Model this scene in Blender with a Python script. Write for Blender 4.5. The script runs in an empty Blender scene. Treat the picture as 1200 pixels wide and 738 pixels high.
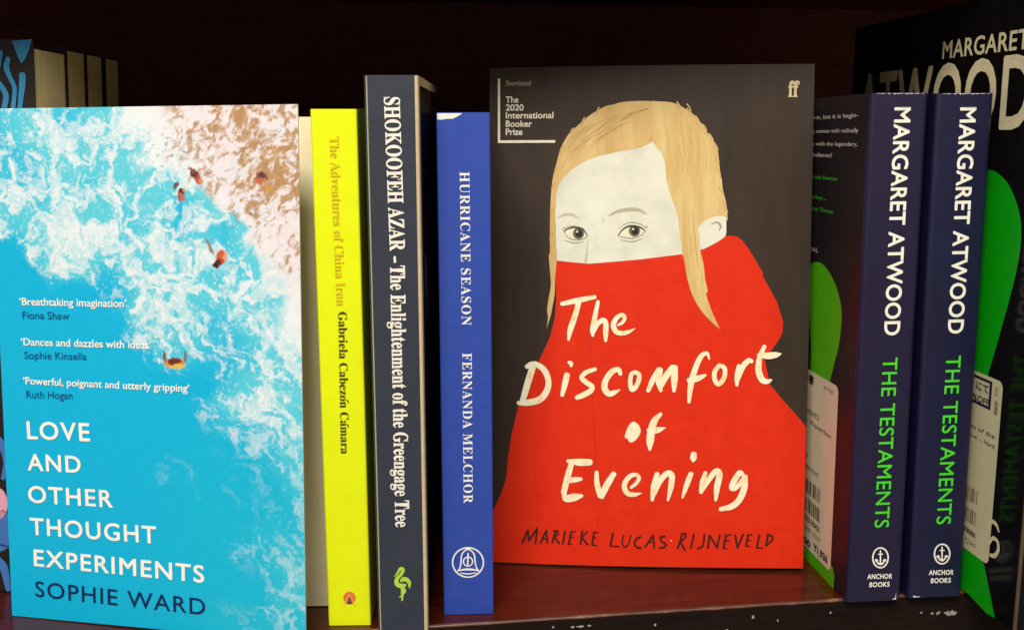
import bpy, math, random
import numpy as np
from mathutils import Matrix, Vector

scene = bpy.context.scene
COL = scene.collection
rad = math.radians

# ------------------------------------------------------------------ camera, world, lamps, exposure
F_PX, CX, CY, HORIZON, CAM_H = 1230.0, 600.0, 369.0, 153.0, 0.1906
PITCH = math.atan((CY - HORIZON) / F_PX)
cam_d = bpy.data.cameras.new('camera')
cam_d.sensor_fit = 'HORIZONTAL'
cam_d.sensor_width = 36.0
cam_d.lens = F_PX / 1200.0 * 36.0
cam_d.clip_start, cam_d.clip_end = 0.01, 50.0
cam = bpy.data.objects.new('camera', cam_d)
cam.location = (0, 0, CAM_H)
cam.rotation_euler = (math.pi / 2 - PITCH, 0, 0)
COL.objects.link(cam)
scene.camera = cam

world = bpy.data.worlds.new('World')
scene.world = world
world.use_nodes = True
world.node_tree.nodes['Background'].inputs[0].default_value = (1.0, 0.93, 0.83, 1)
world.node_tree.nodes['Background'].inputs[1].default_value = 0.27

def area_lamp(name, loc, aim, sx, sy, power, color):
    d = bpy.data.lights.new(name, 'AREA')
    d.shape = 'RECTANGLE'
    d.size, d.size_y, d.energy, d.color = sx, sy, power, color
    o = bpy.data.objects.new(name, d)
    o.location = loc
    o.rotation_euler = (Vector(aim) - Vector(loc)).to_track_quat('-Z', 'Y').to_euler()
    COL.objects.link(o)
    return o

# the shop's ceiling panels, in front of the bookcase
area_lamp('ceiling_lamp', (-0.22, -0.66, 1.25), (0.0, 0.42, 0.1), 0.70, 0.45, 33.0, (1.0, 0.955, 0.875))
area_lamp('ceiling_lamp', (0.75, -1.0, 1.3), (0.05, 0.42, 0.1), 0.7, 0.45, 10.0, (1.0, 0.93, 0.83))

scene.view_settings.view_transform = 'Standard'
scene.view_settings.look = 'None'
scene.view_settings.exposure = 0.0
scene.view_settings.gamma = 1.0

# ------------------------------------------------------------------ materials
def lin(c):
    out = []
    for v in c:
        v = v / 255.0
        out.append(v / 12.92 if v <= 0.04045 else ((v + 0.055) / 1.055) ** 2.4)
    return tuple(out)

def rgba(c, g=0.82):
    return tuple(min(0.85, v * g) for v in lin(c)) + (1.0,)

class NT:
    def __init__(self, name):
        self.m = bpy.data.materials.new(name)
        self.m.use_nodes = True
        self.t = self.m.node_tree
        self.b = self.t.nodes['Principled BSDF']
    def n(self, kind, **kw):
        nd = self.t.nodes.new(kind)
        for k, v in kw.items():
            if k.startswith('i_'):
                nd.inputs[k[2:].replace('_', ' ')].default_value = v
            else:
                setattr(nd, k, v)
        return nd
    def l(self, a, b):
        self.t.links.new(a, b)
    def coords(self, scale=(1, 1, 1)):
        tc = self.n('ShaderNodeTexCoord')
        mp = self.n('ShaderNodeMapping')
        mp.inputs['Scale'].default_value = scale
        self.l(tc.outputs['Object'], mp.inputs['Vector'])
        return mp.outputs['Vector']
    def noise(self, scale, detail=4, rough=0.55, stretch=(1, 1, 1)):
        nd = self.n('ShaderNodeTexNoise')
        nd.inputs['Scale'].default_value = scale
        nd.inputs['Detail'].default_value = detail
        nd.inputs['Roughness'].default_value = rough
        self.l(self.coords(stretch), nd.inputs['Vector'])
        return nd.outputs['Fac']
    def ramp(self, fac, stops):
        r = self.n('ShaderNodeValToRGB')
        e = r.color_ramp.elements
        while len(e) < len(stops):
            e.new(0.5)
        for el, (p, c) in zip(e, stops):
            el.position, el.color = p, c
        self.l(fac, r.inputs['Fac'])
        return r.outputs['Color']
    def bump(self, fac, strength=0.2, dist=0.0002):
        b = self.n('ShaderNodeBump')
        b.inputs['Strength'].default_value = strength
        b.inputs['Distance'].default_value = dist
        self.l(fac, b.inputs['Height'])
        self.l(b.outputs['Normal'], self.b.inputs['Normal'])
    def set(self, rough=0.5, spec=0.5, coat=0.0, coat_rough=0.15):
        self.b.inputs['Roughness'].default_value = rough
        self.b.inputs['Specular IOR Level'].default_value = spec
        self.b.inputs['Coat Weight'].default_value = coat
        self.b.inputs['Coat Roughness'].default_value = coat_rough

def card(name, c, rough=0.45, spec=0.4, vary=0.08, scale=90, stretch=(1, 1, 1), coat=0.0, coat_rough=0.15, bump=0.12):
    t = NT(name)
    base = rgba(c)
    lo = tuple(v * (1 - vary) for v in base[:3]) + (1,)
    hi = tuple(min(0.9, v * (1 + vary)) for v in base[:3]) + (1,)
    t.l(t.ramp(t.noise(scale, 5, 0.6, stretch), [(0.3, lo), (0.7, hi)]), t.b.inputs['Base Color'])
    if bump:
        ma = t.n('ShaderNodeMath', operation='MULTIPLY_ADD')
        t.l(t.noise(1800, 2, 0.5), ma.inputs[0]); ma.inputs[1].default_value = 0.06; t.l(t.noise(45, 3, 0.5), ma.inputs[2])
        t.bump(ma.outputs[0], bump * 2.5, 0.0008)
    t.set(rough, spec, coat, coat_rough)
    lo_r, hi_r = max(0.03, rough * 0.82), min(1, rough * 1.22)
    t.l(t.ramp(t.noise(34, 6, 0.7), [(0.3, (lo_r,) * 3 + (1,)), (0.7, (hi_r,) * 3 + (1,))]), t.b.inputs['Roughness'])
    return t.m

_inks = {}
def ink(c, rough=0.5, spec=0.3):
    k = (c, rough)
    if k not in _inks:
        t = NT('printed_ink')
        base = rgba(c)
        hi = tuple(min(0.88, v * 1.06) for v in base[:3]) + (1,)
        lo = tuple(v * 0.93 for v in base[:3]) + (1,)
        t.l(t.ramp(t.noise(300, 3), [(0.3, lo), (0.7, hi)]), t.b.inputs['Base Color'])
        t.set(rough, spec)
        _inks[k] = t.m
    return _inks[k]

def paint(name, c0, c1, c2, scale, stretch, rough=0.6):
    t = NT(name)
    t.l(t.ramp(t.noise(scale, 6, 0.65, stretch), [(0.3, rgba(c0)), (0.5, rgba(c1)), (0.7, rgba(c2))]), t.b.inputs['Base Color'])
    t.set(rough, 0.22)
    return t.m

def page_mat(name, c, axis=0):
    t = NT(name)
    st = [6, 6, 6]
    st[axis] = 3200
    base = rgba(c)
    t.l(t.ramp(t.noise(1.0, 2, 0.5, tuple(st)), [(0.35, tuple(v * 0.72 for v in base[:3]) + (1,)), (0.6, base)]), t.b.inputs['Base Color'])
    t.set(0.8, 0.2)
    return t.m

def wood(name, dark, mid, rough=0.3, spec=0.5):
    t = NT(name)
    g = t.noise(14, 8, 0.65, (1.2, 22, 22))
    g2 = t.noise(900, 3, 0.6, (0.05, 1, 1))
    mx = t.n('ShaderNodeMath', operation='MULTIPLY_ADD')
    t.l(g2, mx.inputs[0]); mx.inputs[1].default_value = 0.35; t.l(g, mx.inputs[2])
    t.l(t.ramp(mx.outputs[0], [(0.45, dark), (0.9, mid)]), t.b.inputs['Base Color'])
    r = t.ramp(t.noise(60, 5, 0.6), [(0.3, (rough * 0.8,) * 3 + (1,)), (0.7, (rough * 1.35,) * 3 + (1,))])
    t.l(r, t.b.inputs['Roughness'])
    t.bump(mx.outputs[0], 0.12, 0.0003)
    t.b.inputs['Specular IOR Level'].default_value = spec
    return t.m

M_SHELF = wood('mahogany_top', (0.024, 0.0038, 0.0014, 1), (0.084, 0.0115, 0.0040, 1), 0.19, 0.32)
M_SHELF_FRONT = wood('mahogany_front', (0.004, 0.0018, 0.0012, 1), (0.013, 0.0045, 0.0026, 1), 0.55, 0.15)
M_BACK = wood('dark_back_wood', (0.075, 0.0150, 0.0095, 1), (0.130, 0.0260, 0.0160, 1), 0.6, 0.2)

def worn_edge_mat():
    t = NT('worn_edge')
    f = t.noise(160, 6, 0.7, (0.25, 1, 1))
    t.l(t.ramp(f, [(0.40, (0.04, 0.009, 0.004, 1)), (0.56, (0.10, 0.034, 0.018, 1)), (0.74, (0.36, 0.19, 0.12, 1))]), t.b.inputs['Base Color'])
    t.bump(f, 0.4, 0.0003)
    t.set(0.35, 0.5)
    return t.m

# ------------------------------------------------------------------ object helpers
def link(o, parent=None):
    COL.objects.link(o)
    if parent is not None:
        o.parent = parent
    return o

def mesh_obj(name, verts, faces, mat, parent=None, smooth=False):
    me = bpy.data.meshes.new(name)
    me.from_pydata([tuple(map(float, v)) for v in verts], [], faces)
    me.update()
    if smooth:
        for p in me.polygons:
            p.use_smooth = True
    me.materials.append(mat)
    return link(bpy.data.objects.new(name, me), parent)

def thing(name, label, cat, matrix, group=None):
    o = bpy.data.objects.new(name, None)
    o.empty_display_size = 0.02
    COL.objects.link(o)
    o.matrix_world = matrix
    o['label'], o['category'] = label, cat
    if group:
        o['group'] = group
    return o

def pose(x, y, yaw, lean, roll, w, h, z=0.0002):
    m = (Matrix.Rotation(rad(yaw), 4, 'Z') @ Matrix.Rotation(rad(-lean), 4, 'X') @ Matrix.Rotation(rad(roll), 4, 'Y'))
    low = min((m @ Vector(c)).z for c in ((0, 0, 0), (w, 0, 0)))
    return Matrix.Translation((x, y, z - low)) @ m

def prism(outline, z0, z1):
    """closed plan outline (x, y) extruded from z0 to z1 (outline counter-clockwise seen from above)"""
    n = len(outline)
    v = [(x, y, z0) for x, y in outline] + [(x, y, z1) for x, y in outline]
    f = [(i, (i + 1) % n, n + (i + 1) % n, n + i) for i in range(n)]
    f += [tuple(reversed(range(n))), tuple(range(n, 2 * n))]
    return v, f

def box(x0, x1, y0, y1, z0, z1):
    return prism([(x0, y0), (x1, y0), (x1, y1), (x0, y1)], z0, z1)

def merge(*vf):
    V, Fc = [], []
    for v, f in vf:
        k = len(V)
        V += list(v)
        Fc += [tuple(i + k for i in t) for t in f]
    return V, Fc

def u_cover(w, d, th, r, r_in=None):
    """plan outline of a paperback cover, spine on y = 0, boards running to y = d"""
    ri = max(0.0002, r - th)
    o = [(0, d), (0, r)]
    for k in range(1, 6):
        a = math.pi + k * math.pi / 12
        o.append((r + r * math.cos(a), r + r * math.sin(a)))
    o[-1] = (r + r * math.cos(math.pi * 17 / 12), r + r * math.sin(math.pi * 17 / 12))
    o.append((r, 0)); o.append((w - r, 0))
    for k in range(1, 6):
        a = 1.5 * math.pi + k * math.pi / 12
        o.append((w - r + r * math.cos(a), r + r * math.sin(a)))
    o += [(w, r), (w, d), (w - th, d), (w - th, r)]
    o += [(w - th - ri * 0.3, th + ri * 0.3), (w - r, th), (r, th), (th + ri * 0.3, th + ri * 0.3), (th, r), (th, d)]
    return o

def unpix(M, face, px, py, off=0.0):
    """a photograph pixel dropped onto one flat face of a book, in the book's own coordinates"""
    cp, sp = math.cos(PITCH), math.sin(PITCH)
    a, b = (px - CX) / F_PX, (py - CY) / F_PX
    d = Vector((a, cp - b * sp, -sp - b * cp))
    Mi = M.inverted()
    o = Mi @ Vector((0, 0, CAM_H))
    d = Mi.to_3x3() @ d
    if face == 'front':
        t = (off - o.y) / d.y
        p = o + d * t
        return (p.x, p.z)
    t = (off - o.x) / d.x          # a side face at local x = off
    p = o + d * t
    return (p.y, p.z)

class Face:
    """one flat face of a book that carries print; lay() turns 2-D print into mesh just proud of it"""
    def __init__(self, M, kind, off=0.0, parent=None):
        self.M, self.kind, self.off, self.parent = M, kind, off, parent
        self.bend = None
    def uv(self, p):
        return np.array(unpix(self.M, self.kind, p[0], p[1], self.off))
    def to3(self, u, v, e):
        if self.kind == 'front':
            return (u, self.off - e, v)
        if self.kind == 'left':
            return (self.off - e, u, v)
        return (self.off + e, u, v)
    def lay(self, name, polys, mat, parent=None, level=None):
        """polys: list of (points2d, faces, lift)"""
        V, Fc = [], []
        for pts, faces, e in polys:
            k = len(V)
            ee = e if hasattr(e, '__len__') else [e] * len(pts)
            V += [self.to3(p[0], p[1], q) for p, q in zip(pts, ee)]
            Fc += [tuple(i + k for i in f) for f in faces]
        o = mesh_obj(name, V, Fc, mat, parent or self.parent)
        if self.bend:
            import bmesh
            bm = bmesh.new(); bm.from_mesh(o.data)
            xs_ = [v.co.x for v in bm.verts]
            for k in range(1, 32):
                x = self.width * k / 32
                if min(xs_) < x < max(xs_) and max(xs_) - min(xs_) > 0.004:
                    bmesh.ops.bisect_plane(bm, geom=bm.verts[:] + bm.edges[:] + bm.faces[:], dist=1e-7, plane_co=(x, 0, 0), plane_no=(1, 0, 0))
            for v in bm.verts:
                v.co.y += self.bend(v.co.x)
            bm.to_mesh(o.data); bm.free(); o.data.update()
        fix_normals(o, self.kind)
        return o
    def poly(self, name, pix, mat, e=0.0001, parent=None, px=True, smooth=0, clampw=None):
        P = [self.uv(p) for p in pix] if px else [np.array(p) for p in pix]
        if smooth:
            Q, n = [], len(P)
            for i in range(n):
                d0, d1 = P[i] - P[i - 1], P[(i + 1) % n] - P[i]
                c = d0 @ d1 / (np.linalg.norm(d0) * np.linalg.norm(d1) + 1e-12)
                Q += [P[i]] * (3 if c < 0.55 else 1)
            P = []
            for p in catmull(Q, smooth, True):
                if not P or np.linalg.norm(p - P[-1]) > 2e-5:
                    P.append(p)
        if clampw:
            P = [np.array((min(max(p[0], 0.0004), clampw[0] - 0.0003), min(max(p[1], 0.0003), clampw[1] - 0.0003))) for p in P]
        return self.lay(name, [(P, [tuple(range(len(P)))], e)], mat, parent)
    def strokes(self, name, strokes, mat, e=0.00022, parent=None, tf=None, sub=6, step=0.000020, cap=6):
        """strokes: list of (pixel points, pixel widths); each becomes a tapered round-ended ribbon"""
        out = []
        for i, (pts, wd) in enumerate(strokes):
            if isinstance(wd, (int, float)):
                wd = [wd] * len(pts)
            pp = [tf(p) for p in pts] if tf else pts
            sc = tf.scale if tf else 1.0
            P = np.array([self.uv(p) for p in pp])
            c = pp[0]
            k = np.linalg.norm(self.uv((c[0], c[1] + 10)) - self.uv(c)) / 10.0
            Wd = np.array(wd, float) / sc * k
            if len(P) > 2:
                Q = catmull([np.append(p, w) for p, w in zip(P, Wd)], sub, False)
                P, Wd = np.array([q[:2] for q in Q]), np.array([q[2] for q in Q])
            v, f = ribbon(P, Wd, cap)
            n = len(P)
            idx = [j % n for j in range(2 * n)] + [0] * ((cap - 1) if cap else 0) + [n - 1] * ((cap - 1) if cap else 0)
            out.append((v, f, [e + i * step + j * 0.0000016 for j in idx]))
        return self.lay(name, out, mat, parent)
    def text(self, name, s, pL, pR, pT, mat, e=0.00022, parent=None, bold=0.0, serif=False, px=True, sans=False, space=1.0, gap=0):
        """lettering from baseline start pL to baseline end pR; pT is one capital's height above pL"""
        a, b, t = (self.uv(pL), self.uv(pR), self.uv(pT)) if px else map(np.array, (pL, pR, pT))
        v, f, cap = glyphs(s, bold, serif, sans, space)
        x0, x1 = v[:, 0].min(), v[:, 0].max()
        up = t - a
        if name in ('sticker_text', 'blurb_line'):
            a = np.array((a[0], b[1]))
        dx = (b - a)
        d1 = dx / np.linalg.norm(dx)
        nrm = np.array((-d1[1], d1[0]))
        if nrm @ up < 0:
            nrm = -nrm
        up = nrm * (up @ nrm)
        P = a + np.outer((v[:, 0] - x0) / (x1 - x0), dx) + np.outer(v[:, 1] / cap, up)
        Q, G = [], []
        for i, t3 in enumerate(f):
            G.append((t3, e + (i % 48) * 0.000002))
        return self.lay(name, [([P[j] for j in t3], [tuple(range(len(t3)))], ee) for t3, ee in G], mat, parent)

def fix_normals(o, kind):
    want = {'front': Vector((0, -1, 0)), 'left': Vector((-1, 0, 0)), 'right': Vector((1, 0, 0))}[kind]
    me = o.data
    flip = [p.index for p in me.polygons if p.normal.dot(want) < 0]
    if flip:
        import bmesh
        bm = bmesh.new(); bm.from_mesh(me); bm.faces.ensure_lookup_table()
        bmesh.ops.reverse_faces(bm, faces=[bm.faces[i] for i in flip])
        bm.to_mesh(me); bm.free(); me.update()

def catmull(P, sub, closed):
    P = [np.array(p, float) for p in P]
    n = len(P)
    out = []
    rng = range(n if closed else n - 1)
    for i in rng:
        p0 = P[(i - 1) % n] if closed or i > 0 else 2 * P[0] - P[1]
        p1, p2 = P[i], P[(i + 1) % n]
        p3 = P[(i + 2) % n] if closed or i + 2 < n else 2 * P[-1] - P[-2]
        for k in range(sub):
            t = k / sub
            out.append(0.5 * (2 * p1 + (p2 - p0) * t + (2 * p0 - 5 * p1 + 4 * p2 - p3) * t * t + (3 * p1 - p0 - 3 * p2 + p3) * t ** 3))
    if not closed:
        out.append(P[-1])
    return out

def ribbon(P, W, cap=6):
    P = np.array(P); n = len(P)
    T = np.zeros_like(P)
    T[1:-1] = P[2:] - P[:-2]
    T[0], T[-1] = P[1] - P[0], P[-1] - P[-2]
    T /= np.maximum(np.linalg.norm(T, axis=1, keepdims=True), 1e-12)
    N = np.stack([-T[:, 1], T[:, 0]], 1)
    h = np.maximum(W, 1e-6)[:, None] * 0.5
    L, R_ = P + N * h, P - N * h
    V = list(L) + list(R_)
    f = [(i, n + i, n + i + 1, i + 1) for i in range(n - 1)]
    if cap:
        for end, sgn in ((0, -1), (n - 1, 1)):
            k0 = len(V)
            for k in range(1, cap):
                a = math.pi * k / cap
                V.append(P[end] + N[end] * h[end] * math.cos(a) + T[end] * sgn * h[end] * 0.8 * math.sin(a))
            f.append(tuple([end] + list(range(k0, k0 + cap - 1)) + [n + end]))
    return V, f

_caps = {}
def glyphs(s, bold, serif, sans, space):
    m = s
    if serif or sans:
        U, Lo = (0x1D400, 0x1D41A) if serif else (0x1D5D4, 0x1D5EE)
        m = ''.join(chr(U + ord(c) - 65) if 'A' <= c <= 'Z' else chr(Lo + ord(c) - 97) if 'a' <= c <= 'z' else c for c in s)
    def build(txt):
        c = bpy.data.curves.new('lettering', 'FONT')
        c.body = txt; c.size = 1.0; c.offset = bold; c.space_character = space; c.resolution_u = 4
        o = bpy.data.objects.new('lettering', c)
        COL.objects.link(o)
        dg = bpy.context.evaluated_depsgraph_get()
        me = bpy.data.meshes.new_from_object(o.evaluated_get(dg))
        v = np.array([tuple(x.co)[:2] for x in me.vertices])
        f = [tuple(p.vertices) for p in me.polygons]
        bpy.data.objects.remove(o); bpy.data.curves.remove(c); bpy.data.meshes.remove(me)
        return v, f
    fat = bold
    if bold > 0 and not (serif or sans):
        bold = 0.0                                            # thicken by outlining: the curve offset closes notches and eyes
    v, f = build(m)
    if bold != fat:
        cnt = {}
        for t3 in f:
            for a, b in zip(t3, t3[1:] + t3[:1]):
                k = (min(a, b), max(a, b)); cnt[k] = cnt.get(k, 0) + 1
        vl, f2 = list(v), list(f)
        for (a, b), c in cnt.items():
            if c != 1:
                continue
            d = v[b] - v[a]
            L = np.linalg.norm(d)
            if L < 1e-6:
                continue
            d = d / L
            nn = np.array((-d[1], d[0])) * fat
            dd = d * fat * 0.45
            k = len(vl)
            vl += [v[a] - nn, v[b] - nn, v[b] - nn * 0.6 + dd, v[b] + nn * 0.6 + dd, v[b] + nn, v[a] + nn, v[a] + nn * 0.6 - dd, v[a] - nn * 0.6 - dd]
            f2.append(tuple(range(k, k + 8)))
        v, f = np.array(vl), f2
    key = (bold, serif, sans)
    if key not in _caps:
        ref = 'H' if not (serif or sans) else chr((0x1D400 if serif else 0x1D5D4) + 7)
        _caps[key] = build(ref)[0][:, 1].max()
    return v, f, _caps[key]

def Z(ox, oy, s):
    f = lambda p: (ox + p[0] / s, oy + p[1] / s)
    f.scale = s
    return f

def disc(c, rx, ry, n=28):
    return [(c[0] + rx * math.cos(2 * math.pi * k / n), c[1] + ry * math.sin(2 * math.pi * k / n)) for k in range(n)]

# ------------------------------------------------------------------ the bookcase
EDGE_YAW = 8.1
MB = Matrix.Translation((-0.0074, 0.3868, 0)) @ Matrix.Rotation(rad(EDGE_YAW), 4, 'Z')
case = thing('bookcase', 'dark mahogany bookcase whose worn shelf carries the row of books', 'bookcase', MB)
BW, BD, BT = 0.62, 0.26, 0.03
mesh_obj('shelf_board', *box(-BW, BW, 0.0011, BD, -BT, 0.0), M_SHELF, case)
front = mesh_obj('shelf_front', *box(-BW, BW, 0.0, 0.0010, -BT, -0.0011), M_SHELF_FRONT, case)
lip = []
for k in range(7):
    a = math.pi / 2 * k / 6
    lip.append((0.0011 - 0.0011 * math.cos(a), -0.0011 + 0.0011 * math.sin(a) + 0.00015))
NS = 160
V, Fc = [], []
for i in range(NS + 1):
    x = -BW + 2 * BW * i / NS
    for (y, z) in lip:
        V.append((x, y - 0.0002, z))
nl = len(lip)
for i in range(NS):
    for k in range(nl - 1):
        a = i * nl + k
        Fc.append((a, a + nl, a + nl + 1, a + 1))
mesh_obj('shelf_lip', V, Fc, worn_edge_mat(), case, True)
random.seed(4)
fcase = Face(MB, 'front', 0.0)
CHIP = ink((176, 160, 148), 0.7)
for (px, py, rx, rz) in [(768, 731, .0006, .0009), (671, 733.8, .0012, .0004), (680, 733, .0015, .0006), (690, 732.3, .0009, .0006), (882, 722, .0007, .0010), (911, 726, .0005, .0006), (973, 717, .0005, .0006),
                         (1079, 717, .0007, .0006), (1092, 717.6, .0012, .0007), (1099, 717.2, .0011, .0009), (1110, 716.6, .0016, .0008), (1117, 717, .0016, .0012), (1112, 718.8, .0012, .0009), (852, 737, .0007, .0004), (648, 734, .0005, .0005)]:
    u = fcase.uv((px, py))
    pts = []
    for k in range(13):
        a = 2 * math.pi * k / 13
        q = random.uniform(0.35, 1.2)
        pts.append((u[0] + rx * q * math.cos(a), -0.0003, u[1] + rz * q * math.sin(a)))
    mesh_obj('chipped_paint', pts, [tuple(range(13))], CHIP, front)
mesh_obj('back_panel', *box(-BW, BW, BD + 0.0005, BD + 0.012, -0.40, 0.34), M_BACK, case)
mesh_obj('upper_shelf', *box(-BW, BW, -0.002, BD, 0.265, 0.295), M_BACK, case)
for s in (-1, 1):
    x0, x1 = (BW + 0.0005, BW + 0.02) if s > 0 else (-BW - 0.02, -BW - 0.0005)
    mesh_obj('side_light_block', *box(x0, x1, 0.0, BD + 0.012, -0.40, 0.34), M_BACK, case)  # unseen sides, added to keep world light from leaking in sideways

# ------------------------------------------------------------------ paperbacks standing spine out
def spine_book(root, w, h, d, cover_mat, page_c, th=0.0005, r=0.0011):
    mesh_obj('cover', *prism(u_cover(w, d, th, r), 0, h), cover_mat, root)
    mesh_obj('pages', *box(th + 0.0001, w - th - 0.0001, th + 0.0003, d - 0.0006, 0.0003, h - 0.0004), page_mat('page_edges', page_c, 0), root)

GROUP_SPINE = 'paperbacks standing with their spines out'

# yellow
w, h = 0.0165, 0.1979
M = pose(-0.0717, 0.3832, 1.5, -1.2, 0, w, h)
yel = thing('book', 'slim bright yellow paperback with orange spine lettering, next to the dark grey spine', 'book', M, GROUP_SPINE)
spine_book(yel, w, h, 0.128, card('yellow_card', (236, 246, 0), 0.42, 0.4, 0.03), (225, 205, 160), r=0.0008)
fc = Face(M, 'front', 0, yel)
fc.text('title', 'The Adventures of China Iron', (386, 160), (394.5, 358), (397, 160), ink((230, 194, 22)), serif=True)
gt = fc.text('author_name', 'Gabriela Cabezon Camara', (396.5, 365), (399.5, 531), (406.5, 365), ink((66, 58, 20)), serif=True)
fc.strokes('accent_mark', [([(407.0, 468.6), (408.4, 471.4)], [1.6, 1.0]), ([(407.2, 497.2), (408.6, 500.0)], [1.6, 1.0])], ink((66, 58, 20)), parent=gt)
lg = fc.poly('publisher_logo', disc((409.6, 699.8), 7.3, 7.3), ink((232, 120, 70)))
fc.poly('triangle_mark', [(409.6, 697.5), (413.2, 707), (406, 707)], ink((105, 80, 60)), 0.00016, lg)
fc.strokes('tent_line', [([(402.5, 709), (409.5, 696)], 0.8), ([(416.7, 709), (409.7, 696)], 0.8)], ink((238, 200, 60)), 0.0002, lg)

# dark grey
w, h = 0.0189, 0.2094
M = pose(-0.0514, 0.3768, 1.2, -0.5, -0.1, w, h)
gry = thing('book', 'tall charcoal grey paperback with white serif title and green bird emblem on spine', 'book', M, GROUP_SPINE)
spine_book(gry, w, h, 0.128, card('charcoal_card', (49, 54, 66), 0.5, 0.4, 0.06), (205, 190, 150), r=0.0006)
fc = Face(M, 'front', 0, gry)
CREAM = ink((245, 238, 224))
fc.text('author_name', 'SHOKOOFEH AZAR', (450.2, 114), (457.2, 294), (468.4, 114), CREAM, serif=True, bold=0.012)
fc.strokes('title_dash', [([(462.6, 301), (462.8, 307)], 2.8)], CREAM)
fc.text('title', 'The Enlightenment of the Greengage Tree', (457.4, 311), (463.6, 617), (474.6, 311), CREAM, serif=True, bold=0.012)
zb = Z(455, 650, 12.31)
fc.strokes('publisher_logo', [
    ([(85, 305), (130, 260), (165, 205), (190, 190), (215, 215), (185, 275), (130, 330), (120, 390), (150, 430), (210, 435), (245, 425)], [8, 28, 40, 50, 48, 42, 50, 60, 66, 60, 40]),
    ([(190, 365), (225, 340), (275, 355), (305, 400), (305, 465)], [45, 62, 60, 48, 18]),
    ([(205, 450), (215, 500), (205, 560), (200, 650)], [60, 60, 40, 20]),
    ([(235, 490), (245, 515), (225, 550)], [24, 28, 20]),
    ([(205, 570), (180, 590), (155, 605)], [22, 18, 8])], ink((176, 214, 70)), tf=zb)
fr = Face(M, 'right', w, gry)
t = NT('flame_print')
n1 = t.noise(38, 4, 0.6, (1, 0.6, 1))
t.l(t.ramp(n1, [(0.45, (0.004, 0.0035, 0.004, 1)), (0.60, (0.02, 0.008, 0.004, 1)), (0.68, (0.16, 0.045, 0.012, 1)), (0.78, (0.03, 0.03, 0.012, 1))]), t.b.inputs['Base Color'])
t.set(0.3, 0.5)
art = fr.poly('cover_art', [(0.0066, 0.0003), (0.1275, 0.0003), (0.1275, h - 0.0033), (0.0066, h - 0.0033)], t.m, 0.0001, px=False)
brd = ink((206, 184, 144))
fr.lay('cover_border', [([(0.0008, 0.0002), (0.0066, 0.0002), (0.0066, h - 0.0001), (0.0008, h - 0.0001)], [(0, 1, 2, 3)], 0.0001),
                        ([(0.0066, h - 0.0033), (0.127, h - 0.0033), (0.127, h - 0.0001), (0.0066, h - 0.0001)], [(0, 1, 2, 3)], 0.0001)], brd)
fr.lay('cover_lettering', [([(0.02 + 0.006 * i, z), (0.0235 + 0.006 * i, z), (0.0235 + 0.006 * i, z + q), (0.02 + 0.006 * i, z + q)], [(0, 1, 2, 3)], 0.0002)
                           for i, (z, q) in enumerate([(0.128, 0.016), (0.118, 0.022), (0.116, 0.012), (0.12, 0.02)])], ink((120, 120, 110)))
fl = Face(M, 'front', 0, gry)
fl.poly('spine_edge', [(0.0007, 0.0004), (0.00115, 0.0004), (0.00115, h - 0.0004), (0.0007, h - 0.0004)], ink((170, 165, 130)), 0.0001, px=False)
prof = [(w - 0.0012, -0.00012), (w - 0.0006, -0.00012)] + [(w - 0.0006 + 0.00072 * math.sin(a), 0.0006 - 0.00072 * math.cos(a)) for a in np.linspace(0.2, math.pi / 2, 6)] + [(w + 0.00012, 0.0011)]
npf = len(prof)
mesh_obj('cover_border', [(x, y, 0.0002) for x, y in prof] + [(x, y, h - 0.0002) for x, y in prof], [(i, i + 1, npf + i + 1, npf + i) for i in range(npf - 1)], brd, gry)

# royal blue
w, h = 0.0199, 0.1969
M = pose(-0.0272, 0.3924, 3.2, 0.3, -0.2, w, h)
blu = thing('book', 'royal blue paperback with white serif title and ringed bell emblem, chipped at the top corner', 'book', M, GROUP_SPINE)
spine_book(blu, w, h, 0.122, card('blue_card', (44, 73, 166), 0.55, 0.35, 0.05, 260, bump=0.25), (225, 215, 195), r=0.0007)
fc = Face(M, 'front', 0, blu)
WHITE = ink((246, 244, 236))
fc.text('title', 'HURRICANE SEASON', (538.8, 201.5), (541.2, 381), (550, 201.5), WHITE, serif=True, space=1.12)
fc.text('author_name', 'FERNANDA MELCHOR', (541.9, 413.5), (543.4, 589), (552.8, 413.5), WHITE, serif=True, space=1.12)
zl = Z(520, 630, 12.3)
ring = [(350 + 222 * math.cos(a), 347 + 212 * math.sin(a)) for a in np.linspace(0, 2 * math.pi, 33)]
clap = [(350 + 66 * math.cos(a), 335 + 66 * math.sin(a)) for a in np.linspace(0, 2 * math.pi, 21)]
fc.strokes('publisher_logo', [(ring, 20), (clap, 17),
    ([(205, 470), (235, 420), (250, 330), (255, 250), (290, 190), (350, 160), (410, 190), (445, 250), (450, 330), (470, 420), (505, 470)], 18),
    ([(215, 465), (280, 450), (350, 447), (430, 450), (495, 465)], [14, 26, 30, 26, 14]),
    ([(240, 500), (350, 512), (470, 495)], [12, 18, 12]),
    ([(350, 215), (348, 300), (345, 380)], [20, 20, 22]),
    ([(320, 155), (350, 150), (380, 155)], [18, 30, 18])], WHITE, tf=zl, sub=2, cap=4)
fc.poly('worn_corner', [(511.6, 132.3), (540.5, 132.2), (541, 133.8), (536.5, 136.3), (531, 139.2), (523, 139.6), (516.5, 140.6), (512.2, 140.2)], ink((240, 238, 228), 0.8), clampw=(w, h))

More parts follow.
